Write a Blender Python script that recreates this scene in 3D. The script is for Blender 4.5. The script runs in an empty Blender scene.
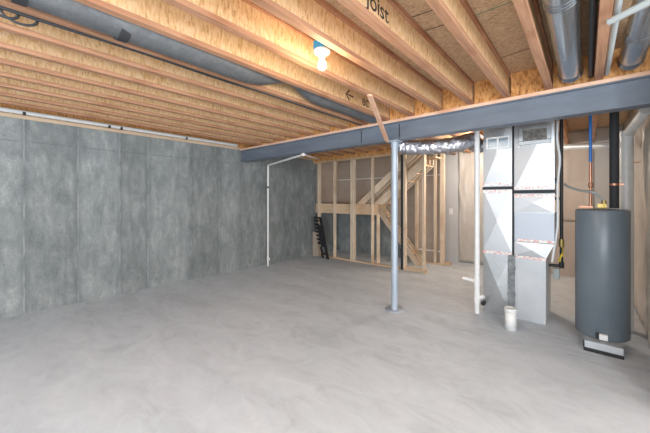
import bpy, math, random
from math import sin, cos, pi, radians
from mathutils import Vector, Matrix, noise
random.seed(7)
SC = bpy.context.scene
C = SC.collection

# ---------------------------------------------------------------- camera, world, lights, exposure
FPX, HOR, CZ, YAW = 300.0, 199.0, 1.6, 41.02
cam_d = bpy.data.cameras.new('camera'); cam = bpy.data.objects.new('camera', cam_d); C.objects.link(cam)
cam.location = (0, 0, CZ); cam.rotation_euler = (pi/2, 0, radians(YAW))
cam_d.sensor_width = 36; cam_d.lens = FPX/650*36; cam_d.shift_y = (HOR-216.5)/650
cam_d.clip_start = 0.02
SC.camera = cam
W = bpy.data.worlds.new('world'); SC.world = W; W.use_nodes = True
W.node_tree.nodes['Background'].inputs[0].default_value = (0.80, 0.90, 1.0, 1)
W.node_tree.nodes['Background'].inputs[1].default_value = 0.65
SC.view_settings.view_transform = 'Standard'; SC.view_settings.look = 'None'
SC.view_settings.exposure = 0.88; SC.view_settings.gamma = 1.0
SC.view_settings.use_curve_mapping = False

def area(name, loc, target, size, power, col):
    l = bpy.data.lights.new(name, 'AREA'); l.energy = power; l.color = col; l.shape = 'RECTANGLE'
    l.size, l.size_y = size
    o = bpy.data.objects.new(name, l); C.objects.link(o); o.location = loc
    o.rotation_euler = (Vector(target)-Vector(loc)).to_track_quat('-Z', 'Y').to_euler()
    return o
area('rear_fill', (1.5, -3.6, 1.4), (-2.5, 3, 1.5), (4.5, 2.0), 170, (0.90, 0.95, 1.0))  # unseen fill added behind the camera, standing in for likely windows
area('side_fill', (4.4, 0.3, 1.1), (-2, 2.0, 2.3), (2.6, 1.8), 110, (0.95, 0.97, 1.0))  # fill added at camera right to light the joists, no known doorway
def point(name, loc, power, col, r=0.04):
    l = bpy.data.lights.new(name, 'POINT'); l.energy = power; l.color = col; l.shadow_soft_size = r
    o = bpy.data.objects.new(name, l); C.objects.link(o); o.location = loc; return o

point('overhead_fill', (-1.9, -1.3, 2.66), 75, (.86, .93, 1.0), .12)  # unseen light added to brighten the floor, no fixture modelled
point('overhead_fill', (1.7, 0.6, 2.66), 60, (.86, .93, 1.0), .12)  # second added floor fill, out of view and without a lamp
# ---------------------------------------------------------------- pixel helper (measuring only)
F_ = Vector((-sin(radians(YAW)), cos(radians(YAW)), 0)); R_ = Vector((cos(radians(YAW)), sin(radians(YAW)), 0))
def P(u, v, X=None, Y=None, Z=None):
    d = F_ + R_*((u-325)/FPX) + Vector((0, 0, (HOR-v)/FPX))
    if X is not None: t = X/d.x
    elif Y is not None: t = Y/d.y
    else: t = (Z-CZ)/d.z
    return Vector((d.x*t, d.y*t, CZ+d.z*t))

# ---------------------------------------------------------------- materials
def mat(name, build=None, base=(.8, .8, .8), rough=.6, metal=0.0, spec=None):
    m = bpy.data.materials.new(name); m.use_nodes = True
    nt = m.node_tree; b = nt.nodes['Principled BSDF']
    b.inputs['Base Color'].default_value = (*base, 1); b.inputs['Roughness'].default_value = rough
    b.inputs['Metallic'].default_value = metal
    if spec is not None: b.inputs['Specular IOR Level'].default_value = spec
    if build: build(nt, b)
    return m
def N(nt, t, **kw):
    n = nt.nodes.new(t)
    for k, v in kw.items():
        if k in n.inputs: n.inputs[k].default_value = v
        else: setattr(n, k, v)
    return n
def coords(nt, scale=(1, 1, 1), kind='Object', rot=(0, 0, 0), loc=(0, 0, 0)):
    tc = N(nt, 'ShaderNodeTexCoord'); mp = N(nt, 'ShaderNodeMapping')
    mp.inputs['Scale'].default_value = scale; mp.inputs['Rotation'].default_value = rot; mp.inputs['Location'].default_value = loc
    nt.links.new(tc.outputs[kind], mp.inputs[0]); return mp.outputs[0]
def noise_n(nt, vec, scale, detail=4, rough=.55, dist=0):
    n = N(nt, 'ShaderNodeTexNoise'); n.inputs['Scale'].default_value = scale; n.inputs['Detail'].default_value = detail
    n.inputs['Roughness'].default_value = rough; n.inputs['Distortion'].default_value = dist
    nt.links.new(vec, n.inputs['Vector']); return n.outputs['Fac']
def ramp(nt, fac, stops):
    r = N(nt, 'ShaderNodeValToRGB'); e = r.color_ramp.elements
    while len(e) < len(stops): e.new(.5)
    for i, (p, c) in enumerate(stops):
        e[i].position = p; e[i].color = (*c, 1) if len(c) == 3 else c
    nt.links.new(fac, r.inputs[0]); return r.outputs[0]
def mix(nt, a, b, fac, mode='MIX'):
    m = N(nt, 'ShaderNodeMix', data_type='RGBA', blend_type=mode)
    for sock, v in ((m.inputs[0], fac), (m.inputs[6], a), (m.inputs[7], b)):
        if hasattr(v, 'is_output'): nt.links.new(v, sock)
        elif isinstance(v, tuple): sock.default_value = (*v, 1)
        else: sock.default_value = v
    return m.outputs[2]
def bump(nt, b, h, strength=.3, dist=.01):
    n = N(nt, 'ShaderNodeBump'); n.inputs['Strength'].default_value = strength; n.inputs['Distance'].default_value = dist
    nt.links.new(h, n.inputs['Height']); nt.links.new(n.outputs[0], b.inputs['Normal'])
def math_n(nt, op, a, b_=None, c=None):
    n = N(nt, 'ShaderNodeMath', operation=op)
    for i, v in enumerate((a, b_, c)):
        if v is None: continue
        if hasattr(v, 'is_output'): nt.links.new(v, n.inputs[i])
        else: n.inputs[i].default_value = v
    return n.outputs[0]

def osb(light, mid, dark, sc=1.0, rnd=True):
    def f(nt, b):
        v = coords(nt, (1, 1, 1))
        if rnd:
            oi = N(nt, 'ShaderNodeObjectInfo'); ad = N(nt, 'ShaderNodeVectorMath', operation='ADD')
            nt.links.new(v, ad.inputs[0]); nt.links.new(oi.outputs['Location'], ad.inputs[1]); v = ad.outputs[0]
        # flakes: stretched voronoi cells in warped space
        def flakes(rot, scl, s):
            mp = N(nt, 'ShaderNodeMapping'); mp.inputs['Rotation'].default_value = rot; mp.inputs['Scale'].default_value = scl
            nt.links.new(v, mp.inputs[0])
            vo = N(nt, 'ShaderNodeTexVoronoi'); vo.inputs['Scale'].default_value = s; nt.links.new(mp.outputs[0], vo.inputs['Vector'])
            bw = N(nt, 'ShaderNodeSeparateColor'); nt.links.new(vo.outputs['Color'], bw.inputs[0])
            return bw.outputs[0]
        a = flakes((.6, .2, .2), (1, 1.6, .36), 52*sc); c = flakes((-.75, .1, -.3), (1, 1.6, .4), 64*sc)
        s = math_n(nt, 'MULTIPLY', math_n(nt, 'ADD', a, c), .5)
        n = noise_n(nt, v, 9, 5)
        s2 = math_n(nt, 'ADD', math_n(nt, 'MULTIPLY', s, .65), math_n(nt, 'MULTIPLY', n, .35))
        col = ramp(nt, s2, [(.18, dark), (.40, mid), (.68, light)])
        mp = N(nt, 'ShaderNodeMapping'); mp.inputs['Rotation'].default_value = (.5, 0, 0); mp.inputs['Scale'].default_value = (1, 1.6, .45); nt.links.new(v, mp.inputs[0])
        sp = noise_n(nt, mp.outputs[0], 48, 2)
        spk = ramp(nt, sp, [(.69, (0, 0, 0)), (.75, (.8, .8, .8))])
        col = mix(nt, col, (dark[0]*.4, dark[1]*.4, dark[2]*.4), spk)
        nt.links.new(col, b.inputs['Base Color']); bump(nt, b, s2, .25, .004)
    return f
def lumber(c1, c2, axis=1, knots=True):
    def f(nt, b):
        s = [14, 14, 14]; s[axis] = .8
        v = coords(nt, tuple(s))
        oi = N(nt, 'ShaderNodeObjectInfo'); ad = N(nt, 'ShaderNodeVectorMath', operation='ADD')
        nt.links.new(v, ad.inputs[0]); nt.links.new(oi.outputs['Location'], ad.inputs[1])
        n = noise_n(nt, ad.outputs[0], 2.2, 6, .6, .6)
        col = ramp(nt, n, [(.3, c2), (.65, c1)])
        v2 = coords(nt, (1, 1, 1)); n2 = noise_n(nt, v2, 2.3, 2)
        col = mix(nt, col, (c2[0]*.8, c2[1]*.62, c2[2]*.5), ramp(nt, n2, [(.5, (0, 0, 0)), (.75, (.7, .7, .7))]))
        nt.links.new(col, b.inputs['Base Color']); bump(nt, b, n, .15, .003)
    return f
M = {}
M['web'] = mat('osb_web', osb((.84, .60, .36), (.74, .47, .23), (.52, .29, .12)), rough=.75)
M['deck'] = mat('osb_deck', osb((.66, .48, .31), (.54, .36, .22), (.36, .22, .12), 1.0), rough=.8)
M['block'] = mat('osb_blocking', osb((.80, .44, .17), (.60, .27, .08), (.26, .10, .03)), rough=.75)
M['flange'] = mat('flange_lumber', lumber((.54, .295, .175), (.36, .17, .09)), rough=.7)
M['nailer'] = mat('nailer_lumber', lumber((.82, .55, .40), (.72, .44, .30), 0), rough=.7)
M['stud'] = mat('stud_lumber', lumber((.76, .63, .48), (.64, .50, .36), 2), rough=.7)
M['plate'] = mat('plate_lumber', lumber((.70, .52, .35), (.58, .40, .25), 0), rough=.7)
M['sill'] = mat('sill_lumber', lumber((.66, .50, .36), (.52, .38, .26), 1), rough=.7)

def concrete_wall(axis, seams, zseam):
    def f(nt, b):
        tc = N(nt, 'ShaderNodeTexCoord'); sep = N(nt, 'ShaderNodeSeparateXYZ'); nt.links.new(tc.outputs['Object'], sep.inputs[0])
        v = tc.outputs['Object']
        big = noise_n(nt, v, 1.1, 3)
        blot = noise_n(nt, coords(nt, (1, 1, .55)), 5.5, 8, .68, .5)
        st = noise_n(nt, coords(nt, (7, 7, 1.3)), 2.0, 7, .68)
        fine = noise_n(nt, v, 45, 6, .7)
        s = math_n(nt, 'ADD', math_n(nt, 'MULTIPLY', st, .3), math_n(nt, 'MULTIPLY', blot, .55))
        s = math_n(nt, 'ADD', s, math_n(nt, 'MULTIPLY', fine, .3)); s = math_n(nt, 'ADD', s, math_n(nt, 'MULTIPLY', big, .22))
        col = ramp(nt, s, [(.50, (.15, .168, .168)), (.70, (.27, .293, .29)), (.88, (.45, .47, .46))])
        # form panels: each its own tint, ridges at the seams
        wav = math_n(nt, 'MULTIPLY', math_n(nt, 'SUBTRACT', noise_n(nt, v, 7, 4), .5), .03)
        crd = math_n(nt, 'ADD', sep.outputs[axis], wav)
        tint = None; ridge = None; ridge_w = None
        for k, sx in enumerate(seams):
            step = math_n(nt, 'GREATER_THAN', crd, sx)
            step = math_n(nt, 'MULTIPLY', step, random.Random(k+3).choice([.14, .2]) * (1 if k % 2 else -1))
            tint = step if tint is None else math_n(nt, 'ADD', tint, step)
            d = math_n(nt, 'ABSOLUTE', math_n(nt, 'SUBTRACT', crd, sx))
            r = math_n(nt, 'LESS_THAN', d, .009); rw = math_n(nt, 'SUBTRACT', 1.0, math_n(nt, 'MINIMUM', math_n(nt, 'MULTIPLY', d, 14), 1.0))
            ridge = r if ridge is None else math_n(nt, 'MAXIMUM', ridge, r)
            ridge_w = rw if ridge_w is None else math_n(nt, 'MAXIMUM', ridge_w, rw)
        zd = math_n(nt, 'ABSOLUTE', math_n(nt, 'SUBTRACT', math_n(nt, 'ADD', sep.outputs[2], wav), zseam))
        zr = math_n(nt, 'LESS_THAN', zd, .008)
        tint = math_n(nt, 'MINIMUM', math_n(nt, 'MAXIMUM', tint, -.22), .22)
        g = math_n(nt, 'ADD', 1.0, tint)
        hsv = N(nt, 'ShaderNodeHueSaturation'); nt.links.new(g, hsv.inputs['Value']); nt.links.new(col, hsv.inputs['Color'])
        brk = ramp(nt, noise_n(nt, coords(nt, (2, 2, 1.2), loc=(3, 1, 2)), 2.4, 5), [(.42, (0, 0, 0)), (.6, (1, 1, 1))])
        c2 = mix(nt, hsv.outputs[0], (.12, .135, .14), math_n(nt, 'MULTIPLY', math_n(nt, 'MAXIMUM', ridge_w, zr), .45))
        c2 = mix(nt, c2, (.45, .465, .46), math_n(nt, 'MULTIPLY', math_n(nt, 'MULTIPLY', ridge, brk), .45))
        pits = ramp(nt, noise_n(nt, v, 30, 2), [(.24, (1, 1, 1)), (.30, (0, 0, 0))])
        c2 = mix(nt, c2, (.07, .08, .08), math_n(nt, 'MULTIPLY', pits, .7))
        foot = ramp(nt, math_n(nt, 'ADD', sep.outputs[2], math_n(nt, 'MULTIPLY', blot, -.25)), [(.0, (1, 1, 1)), (.02, (0, 0, 0))])
        c2 = mix(nt, c2, (.33, .35, .35), math_n(nt, 'MULTIPLY', foot, .0))
        nt.links.new(c2, b.inputs['Base Color'])
        h = math_n(nt, 'ADD', math_n(nt, 'MULTIPLY', s, .6), math_n(nt, 'MULTIPLY', ridge, .9))
        bump(nt, b, h, .5, .012)
    return f
def floor_f(nt, b):
    v = coords(nt, (1, 1, 1))
    big = noise_n(nt, v, .55, 4, .55, .4); med = noise_n(nt, coords(nt, (1, 1.8, 1), rot=(0, 0, .6)), 2.6, 8, .62, 1.6)
    arc = N(nt, 'ShaderNodeTexWave', wave_type='RINGS'); arc.inputs['Scale'].default_value = 1.1; arc.inputs['Distortion'].default_value = 9
    arc.inputs['Detail'].default_value = 4; nt.links.new(coords(nt, (.5, .5, .5), loc=(1, -2.2, 0)), arc.inputs['Vector'])
    fine = noise_n(nt, v, 26, 6, .7)
    s = math_n(nt, 'ADD', math_n(nt, 'MULTIPLY', big, .35), math_n(nt, 'MULTIPLY', med, .5))
    s = math_n(nt, 'ADD', s, math_n(nt, 'MULTIPLY', arc.outputs['Fac'], .07)); s = math_n(nt, 'ADD', s, math_n(nt, 'MULTIPLY', fine, .12))
    col = ramp(nt, s, [(.38, (.50, .545, .59)), (.52, (.60, .65, .70)), (.68, (.68, .73, .78))])
    nt.links.new(col, b.inputs['Base Color']); bump(nt, b, s, .12, .01)
M['floor'] = mat('floor_concrete', floor_f, rough=.8, spec=.25)
def galv(c1, c2, rough=.38, metal=.75):
    def f(nt, b):
        v = coords(nt, (1, 1, 1)); n = noise_n(nt, v, 9, 6, .7, .5)
        vo = N(nt, 'ShaderNodeTexVoronoi'); vo.inputs['Scale'].default_value = 45; nt.links.new(v, vo.inputs['Vector'])
        bw = N(nt, 'ShaderNodeSeparateColor'); nt.links.new(vo.outputs['Color'], bw.inputs[0])
        s = math_n(nt, 'ADD', math_n(nt, 'MULTIPLY', n, .7), math_n(nt, 'MULTIPLY', bw.outputs[0], .12))
        nt.links.new(ramp(nt, s, [(.3, c2), (.7, c1)]), b.inputs['Base Color'])
        nt.links.new(ramp(nt, s, [(.3, (rough*.8,)*3), (.8, (rough*1.25,)*3)]), b.inputs['Roughness'])
        bump(nt, b, noise_n(nt, v, 2.5, 2), .06, .02)
    return f
M['galv'] = mat('galvanised_steel', galv((.60, .62, .64), (.55, .57, .59), .5), metal=.85)
M['galv_dull'] = mat('galvanised_dull', galv((.50, .52, .53), (.40, .42, .43), .42), metal=.7)
M['duct'] = mat('round_duct_steel', galv((.52, .56, .60), (.46, .50, .54), .26), metal=.9)
M['wrap'] = mat('grey_duct_wrap', galv((.25, .26, .27), (.15, .16, .17), .45), metal=.5)
M['beam'] = mat('painted_steel_beam', lambda nt, b: (nt.links.new(ramp(nt, noise_n(nt, coords(nt, (.6, 2, 3)), 3, 6, .65), [(.3, (.115, .14, .175)), (.7, (.16, .19, .235))]), b.inputs['Base Color'])), rough=.5)
M['post'] = mat('painted_steel_post', lambda nt, b: (nt.links.new(ramp(nt, noise_n(nt, coords(nt, (1, 1, .5)), 8, 5), [(.3, (.34, .40, .47)), (.7, (.42, .48, .55))]), b.inputs['Base Color'])), rough=.4, metal=.2)
M['cabinet'] = mat('furnace_cabinet', lambda nt, b: (nt.links.new(ramp(nt, noise_n(nt, coords(nt), 4, 5), [(.3, (.50, .53, .56)), (.7, (.56, .59, .62))]), b.inputs['Base Color'])), rough=.42, metal=.15)
M['cabinet_blue'] = mat('furnace_coil_case', base=(.50, .55, .62), rough=.4, metal=.15)
M['black'] = mat('black_plastic', base=(.012, .012, .014), rough=.45)
M['pipe_grey'] = mat('dull_grey_pipe', base=(.42, .46, .46), rough=.45)
M['rubber'] = mat('dark_rubber', base=(.03, .032, .036), rough=.7)
M['pvc'] = mat('white_pvc', lambda nt, b: (nt.links.new(ramp(nt, noise_n(nt, coords(nt), 12, 3), [(.3, (.72, .73, .72)), (.7, (.80, .80, .79))]), b.inputs['Base Color'])), rough=.35)
M['pvc_grey'] = mat('grey_pvc', base=(.70, .73, .74), rough=.4)
M['tank'] = mat('tank_enamel', lambda nt, b: (nt.links.new(ramp(nt, noise_n(nt, coords(nt), 3, 4), [(.3, (.135, .168, .198)), (.7, (.155, .19, .22))]), b.inputs['Base Color'])), rough=.33)
M['copper'] = mat('copper', base=(.52, .26, .17), rough=.4, metal=.85)
M['brass'] = mat('brass', base=(.42, .31, .10), rough=.4, metal=.8)
M['blue'] = mat('blue_pex', base=(.02, .16, .50), rough=.35)
M['bluebox'] = mat('blue_junction_box', base=(.03, .32, .58), rough=.4)
M['yellow'] = mat('yellow_plastic', base=(.85, .62, .03), rough=.4)
M['white'] = mat('white_plastic', base=(.85, .85, .84), rough=.4)
M['ceramic'] = mat('white_ceramic', base=(.9, .9, .88), rough=.25)
M['glass_grey'] = mat('filter_pane', base=(.33, .38, .42), rough=.25, metal=.3)
M['dark_mesh'] = mat('dark_filter_mesh', lambda nt, b: (nt.links.new(ramp(nt, noise_n(nt, coords(nt), 25, 4), [(.35, (.12, .11, .10)), (.7, (.26, .25, .23))]), b.inputs['Base Color'])), rough=.8)
M['drywall'] = mat('grey_drywall', lambda nt, b: (nt.links.new(ramp(nt, noise_n(nt, coords(nt), 1.5, 4), [(.3, (.56, .56, .56)), (.7, (.62, .62, .62))]), b.inputs['Base Color'])), rough=.85)
M['kraft'] = mat('brown_board', lambda nt, b: (nt.links.new(ramp(nt, noise_n(nt, coords(nt, (1, 1, 2)), 2, 5), [(.3, (.42, .34, .27)), (.7, (.49, .40, .33))]), b.inputs['Base Color'])), rough=.85)
M['poly'] = mat('poly_sheet', lambda nt, b: (nt.links.new(ramp(nt, noise_n(nt, coords(nt, (1, 1, .4)), 3, 6, .6, 1), [(.3, (.52, .48, .43)), (.7, (.66, .62, .57))]), b.inputs['Base Color'])), rough=.28, spec=.6)
M['poly_warm'] = mat('poly_sheet_warm', lambda nt, b: (nt.links.new(ramp(nt, noise_n(nt, coords(nt, (1, 1, .4)), 3, 6, .6, 1), [(.3, (.56, .47, .40)), (.7, (.66, .58, .51))]), b.inputs['Base Color'])), rough=.4)
def tape_f(nt, b):
    v = coords(nt, (1, 1, 1)); n = noise_n(nt, coords(nt, (38, 1, 55)), 1.0, 2)
    nt.links.new(ramp(nt, n, [(.5, (.84, .82, .81)), (.56, (.72, .38, .34))]), b.inputs['Base Color'])
M['tape'] = mat('printed_foil_tape', tape_f, rough=.4, metal=.3)
M['mastic'] = mat('grey_mastic', lambda nt, b: (nt.links.new(ramp(nt, noise_n(nt, coords(nt), 22, 5), [(.35, (.16, .17, .18)), (.7, (.30, .32, .33))]), b.inputs['Base Color']), bump(nt, b, noise_n(nt, coords(nt), 30, 4), .5, .01)), rough=.9)
M['foil'] = mat('crinkled_foil', lambda nt, b: (bump(nt, b, noise_n(nt, coords(nt), 22, 4, .6, .6), .9, .02)), base=(.58, .58, .63), rough=.25, metal=.95)
M['ink'] = mat('black_ink', base=(.03, .025, .02), rough=.8)
M['green'] = mat('green_chalk', base=(.08, .25, .14), rough=.9)
def bulb_f(nt, b):
    b.inputs['Emission Color'].default_value = (1, .93, .78, 1); b.inputs['Emission Strength'].default_value = 8
M['bulb'] = mat('lit_bulb', bulb_f, base=(1, 1, 1))

# ---------------------------------------------------------------- mesh builder
class MB:
    def __init__(s): s.v = []; s.f = []; s.sm = []
    def add(s, vs, fs, smooth=False):
        o = len(s.v); s.v += [Vector(v) for v in vs]; s.f += [tuple(i+o for i in f) for f in fs]; s.sm += [smooth]*len(fs); return s
    def box(s, x0, x1, y0, y1, z0, z1):
        x0, x1 = sorted((x0, x1)); y0, y1 = sorted((y0, y1)); z0, z1 = sorted((z0, z1))
        vs = [(x, y, z) for x in (x0, x1) for y in (y0, y1) for z in (z0, z1)]
        return s.add(vs, [(0, 1, 3, 2), (4, 6, 7, 5), (0, 4, 5, 1), (2, 3, 7, 6), (0, 2, 6, 4), (1, 5, 7, 3)])
    def bar(s, a, b, w, h, up=(0, 0, 1)):
        a, b = Vector(a), Vector(b); d = (b-a).normalized(); side = d.cross(Vector(up)).normalized(); u = side.cross(d)
        vs = [p+side*sx*w/2+u*sz*h/2 for p in (a, b) for sx, sz in ((-1, -1), (1, -1), (1, 1), (-1, 1))]
        return s.add(vs, [(0, 3, 2, 1), (4, 5, 6, 7), (0, 1, 5, 4), (1, 2, 6, 5), (2, 3, 7, 6), (3, 0, 4, 7)])
    def prism(s, poly, d):
        d = Vector(d); n = len(poly); p = [Vector(q) for q in poly]
        return s.add(p+[q+d for q in p], [tuple(range(n))[::-1], tuple(range(n, 2*n))]+[(i, (i+1) % n, n+(i+1) % n, n+i) for i in range(n)])
    def tube(s, pts, r, n=16, cap=True, rf=None):
        pts = [Vector(p) for p in pts]; rings = []; prev = None
        for i, p in enumerate(pts):
            t = (pts[min(i+1, len(pts)-1)]-pts[max(i-1, 0)]).normalized()
            if prev is None:
                up = Vector((0, 0, 1)) if abs(t.z) < .9 else Vector((1, 0, 0)); a = t.cross(up).normalized()
            else: a = (prev-t*prev.dot(t)).normalized()
            prev = a; b = t.cross(a)
            rr = r[i] if isinstance(r, (list, tuple)) else r
            rings.append([p+(a*cos(2*pi*k/n)+b*sin(2*pi*k/n))*(rr*(rf(i, k) if rf else 1)) for k in range(n)])
        vs = [q for R in rings for q in R]; fs = []
        for i in range(len(rings)-1):
            for k in range(n):
                k2 = (k+1) % n; fs.append((i*n+k, i*n+k2, (i+1)*n+k2, (i+1)*n+k))
        s.add(vs, fs, True)
        if cap:
            s.add(rings[0], [tuple(range(n))[::-1]]); s.add(rings[-1], [tuple(range(n))])
        return s
    def lathe(s, prof, c=(0, 0, 0), n=32):
        c = Vector(c); vs = [c+Vector((r*cos(2*pi*k/n), r*sin(2*pi*k/n), z)) for r, z in prof for k in range(n)]
        return s.add(vs, [(i*n+k, i*n+(k+1) % n, (i+1)*n+(k+1) % n, (i+1)*n+k) for i in range(len(prof)-1) for k in range(n)], True)
    def build(s, name, m, parent=None, origin=None, bevel=0):
        o0 = Vector(parent['_o']) if parent is not None else (Vector(origin) if origin is not None else Vector((0, 0, 0)))
        me = bpy.data.meshes.new(name); me.from_pydata([v-o0 for v in s.v], [], s.f); me.update()
        me.polygons.foreach_set('use_smooth', s.sm)
        import bmesh
        bm = bmesh.new(); bm.from_mesh(me); bmesh.ops.recalc_face_normals(bm, faces=bm.faces); bm.to_mesh(me); bm.free()
        me.materials.append(m); o = bpy.data.objects.new(name, me); C.objects.link(o)
        if parent is not None: o.parent = parent; o['_o'] = tuple(o0)
        else: o.location = o0; o['_o'] = tuple(o0)
        if bevel:
            bv = o.modifiers.new('bevel', 'BEVEL'); bv.width = bevel; bv.segments = 2; bv.limit_method = 'ANGLE'
        return o
def arc_pts(pts, r=.06, n=6):
    """rounds the corners of a polyline"""
    pts = [Vector(p) for p in pts]; out = [pts[0]]
    for i in range(1, len(pts)-1):
        a, b, c = pts[i-1], pts[i], pts[i+1]; d1 = (a-b); d2 = (c-b); q = min(r, d1.length*.45, d2.length*.45)
        p1 = b+d1.normalized()*q; p2 = b+d2.normalized()*q
        for k in range(n+1):
            t = k/n; out.append(p1*(1-t)**2+b*2*t*(1-t)+p2*t*t)
    return out+[pts[-1]]
def tag(o, label, cat, group=None, kind=None):
    o['label'] = label; o['category'] = cat
    if group: o['group'] = group
    if kind: o['kind'] = kind
    return o
def thing(name, label, cat, loc, group=None):
    o = bpy.data.objects.new(name, None); C.objects.link(o); o.location = loc; o['_o'] = tuple(loc); o.empty_display_size = .1
    return tag(o, label, cat, group)
def struct(o): o['kind'] = 'structure'; return o

# ---------------------------------------------------------------- key dimensions
XL = -5.91; XR = .56; YB = 8.0; YF = 6.26; YS = 7.45
JZ = 2.730; JH = .272; DECK = JZ+JH; YBEAM = 3.94; BZ = 2.44; BT = 2.692
PITCH = .377; JX = lambda k: -.317 - PITCH*k + .03   # centre of joist k

# ---------------------------------------------------------------- structure
struct(MB().box(-6.4, 5, -4.5, 8.6, -.12, 0).build('floor', M['floor']))
ceil = struct(MB().box(-6.2, 5, -4.5, 8.4, DECK, DECK+.02).build('ceiling', M['deck']))
# panel seams and chalk lines on the underside of the deck
for (px, py, qx, qy, m, nm) in ((473, 16, 511, 2, 'green', 'chalk_line'), (500, 58, 530, 48, 'ink', 'panel_seam'), (412, 17, 433, 10, 'ink', 'panel_seam'), (424, 31, 446, 24, 'ink', 'panel_seam')):
    a = P(px, py, Z=DECK); b = P(qx, qy, Z=DECK)
    MB().bar(a-Vector((0, 0, .0005)), b-Vector((0, 0, .0005)), .009, .002).build(nm, M[m], ceil)
seamsY = [P(x, 200, X=XL).y for x in (24, 78, 120, 148, 191, 219, 240, 262, 284, 300)]
M['wall_left'] = mat('wall_left_concrete', concrete_wall(1, seamsY, 2.40), rough=.85)
M['wall_back'] = mat('wall_back_concrete', concrete_wall(0, [-5.3, -4.6, -3.9, -3.2], 2.3), rough=.85)
# rough foot line on the left wall
wl = MB(); 
n = 160; ys = [-4.5+i*(12.9)/n for i in range(n+1)]; 
vs = []
for y in ys:
    j = .012*noise.noise(Vector((y*1.7, 0, 3)))
    vs += [(XL+.012+.02*noise.noise(Vector((y*3.1, 0, 0)))+.01*noise.noise(Vector((y*11, 2, 0))), y, 0), (XL+.006, y, .05+.02*noise.noise(Vector((y*2.5, 4, 0)))), (XL, y, .075+.03*noise.noise(Vector((y*2.5, 4, 0)))), (XL, y, 2.71)]
wl.add(vs, [(4*i+k, 4*i+4+k, 4*i+5+k, 4*i+1+k) for i in range(n) for k in range(3)], True)
wl.box(XL-.25, XL-.0005, -4.5, 8.4, -.05, 2.71)
struct(wl.build('wall_left', M['wall_left']))
struct(MB().box(XL, 5, YB, YB+.2, 0, DECK).build('wall_back', M['drywall']))
struct(MB().box(XR, XR+.12, 3.2, YB, 0, DECK).build('wall_right', M['drywall']))
# concrete wall closing the stairwell low, brown board above
struct(MB().box(XL, P(400, 200, Y=YS).x, YS, YS+.15, 0, 1.5).build('wall_stairwell', M['wall_back']))
# sill plate and rim above left wall
struct(MB().box(XL-.14, XL+.012, -4.5, 8.3, 2.711, 2.761).build('trim_1', M['sill']))
struct(MB().box(XL-.14, XL-.06, -4.5, 8.3, 2.7615, DECK).build('trim_2', M['block']))

# ---------------------------------------------------------------- steel beam, nailer, column
bm_t = thing('steel_beam', 'long blue-grey painted steel beam spanning below the wooden joists', 'beam', (-2, YBEAM, BZ))
b = MB(); xa, xb = XL+.002, 2.6
b.box(xa, xb, YBEAM-.08, YBEAM+.08, BZ, BZ+.014); b.box(xa, xb, YBEAM-.08, YBEAM+.08, BT-.014, BT); b.box(xa, xb, YBEAM-.045, YBEAM+.045, BZ+.014, BT-.014)
b.build('beam_body', M['beam'], bm_t)
for px in (399, 361):
    q = P(px, 200, Y=YBEAM-.06).x
    MB().box(q-.004, q+.004, YBEAM-.052, YBEAM-.046, BZ+.03, BT-.03).build('weld_seam', M['black'], bm_t)
nl = MB().box(xa, 2.6, YBEAM-.085, YBEAM+.085, BT+.0005, JZ-.0005).build('wood_nailer', M['nailer'], origin=(-2, YBEAM, BT), bevel=.003)
tag(nl, 'long pinkish wood nailer plate lying along the top of the steel beam', 'plate')

cb = P(394.5, 309.5, Z=0); cx = cb.x; cy = YBEAM
ct = thing('steel_column', 'round pale blue steel post holding up the steel beam', 'column', (cx, cy, 0))
MB().tube([(cx, cy, .012), (cx, cy, BZ-.03)], .047, 28).build('pole', M['post'], ct)
bp = MB(); bp.lathe([(0, .012), (.13, .012), (.14, .006), (.14, 0)], (cx, cy, .0005)); bp.build('base_plate', M['post'], ct)
MB().box(cx-.09, cx+.09, cy-.08, cy+.08, BZ-.02, BZ-.0005).build('cap_plate', M['post'], ct)
MB().tube([(cx, cy, BZ-.10), (cx, cy, BZ-.02)], .054, 24).build('screw_collar', M['post'], ct)

# ---------------------------------------------------------------- joists
def joist_parts(root, y0, y1):
    L0 = root.location
    x = L0.x
    MB().box(x-.006, x+.006, y0, y1, JZ+.036, DECK-.036).build('web', M['web'], root)
    MB().box(x-.03, x+.03, y0, y1, JZ, JZ+.036).build('bottom_flange', M['flange'], root, bevel=.002)
    MB().box(x-.03, x+.03, y0, y1, DECK-.036, DECK-.0005).build('top_flange', M['flange'], root)
ORD = ['first', 'second', 'third', 'fourth', 'fifth', 'sixth', 'seventh', 'eighth', 'ninth', 'tenth', 'eleventh', 'twelfth', 'thirteenth', 'fourteenth', 'fifteenth']
KS = list(range(13, -2, -1))                      # from the left wall to the right
yend = YBEAM-.02
protoF = None
for i, k in enumerate(KS):
    loc = Vector((JX(k), YBEAM, JZ))
    extra = {3: ', nearest the lit bulb', 2: ', with black lettering'}.get(k, '')
    lab = f'wood joist in front of the beam, {ORD[i]} from the left wall' + extra
    if protoF is None:
        protoF = thing('floor_joist', lab, 'joist', loc, 'I-joists in front of the steel beam'); joist_parts(protoF, -3.9, yend); o = protoF
    else:
        o = protoF.copy(); C.objects.link(o); o.location = loc; o['label'] = lab
        for ch in protoF.children:
            c = ch.copy(); C.objects.link(c); c.parent = o
    if k == 2: JTEXT = o
    if k == 5: JARROW = o
protoB = None
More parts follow.
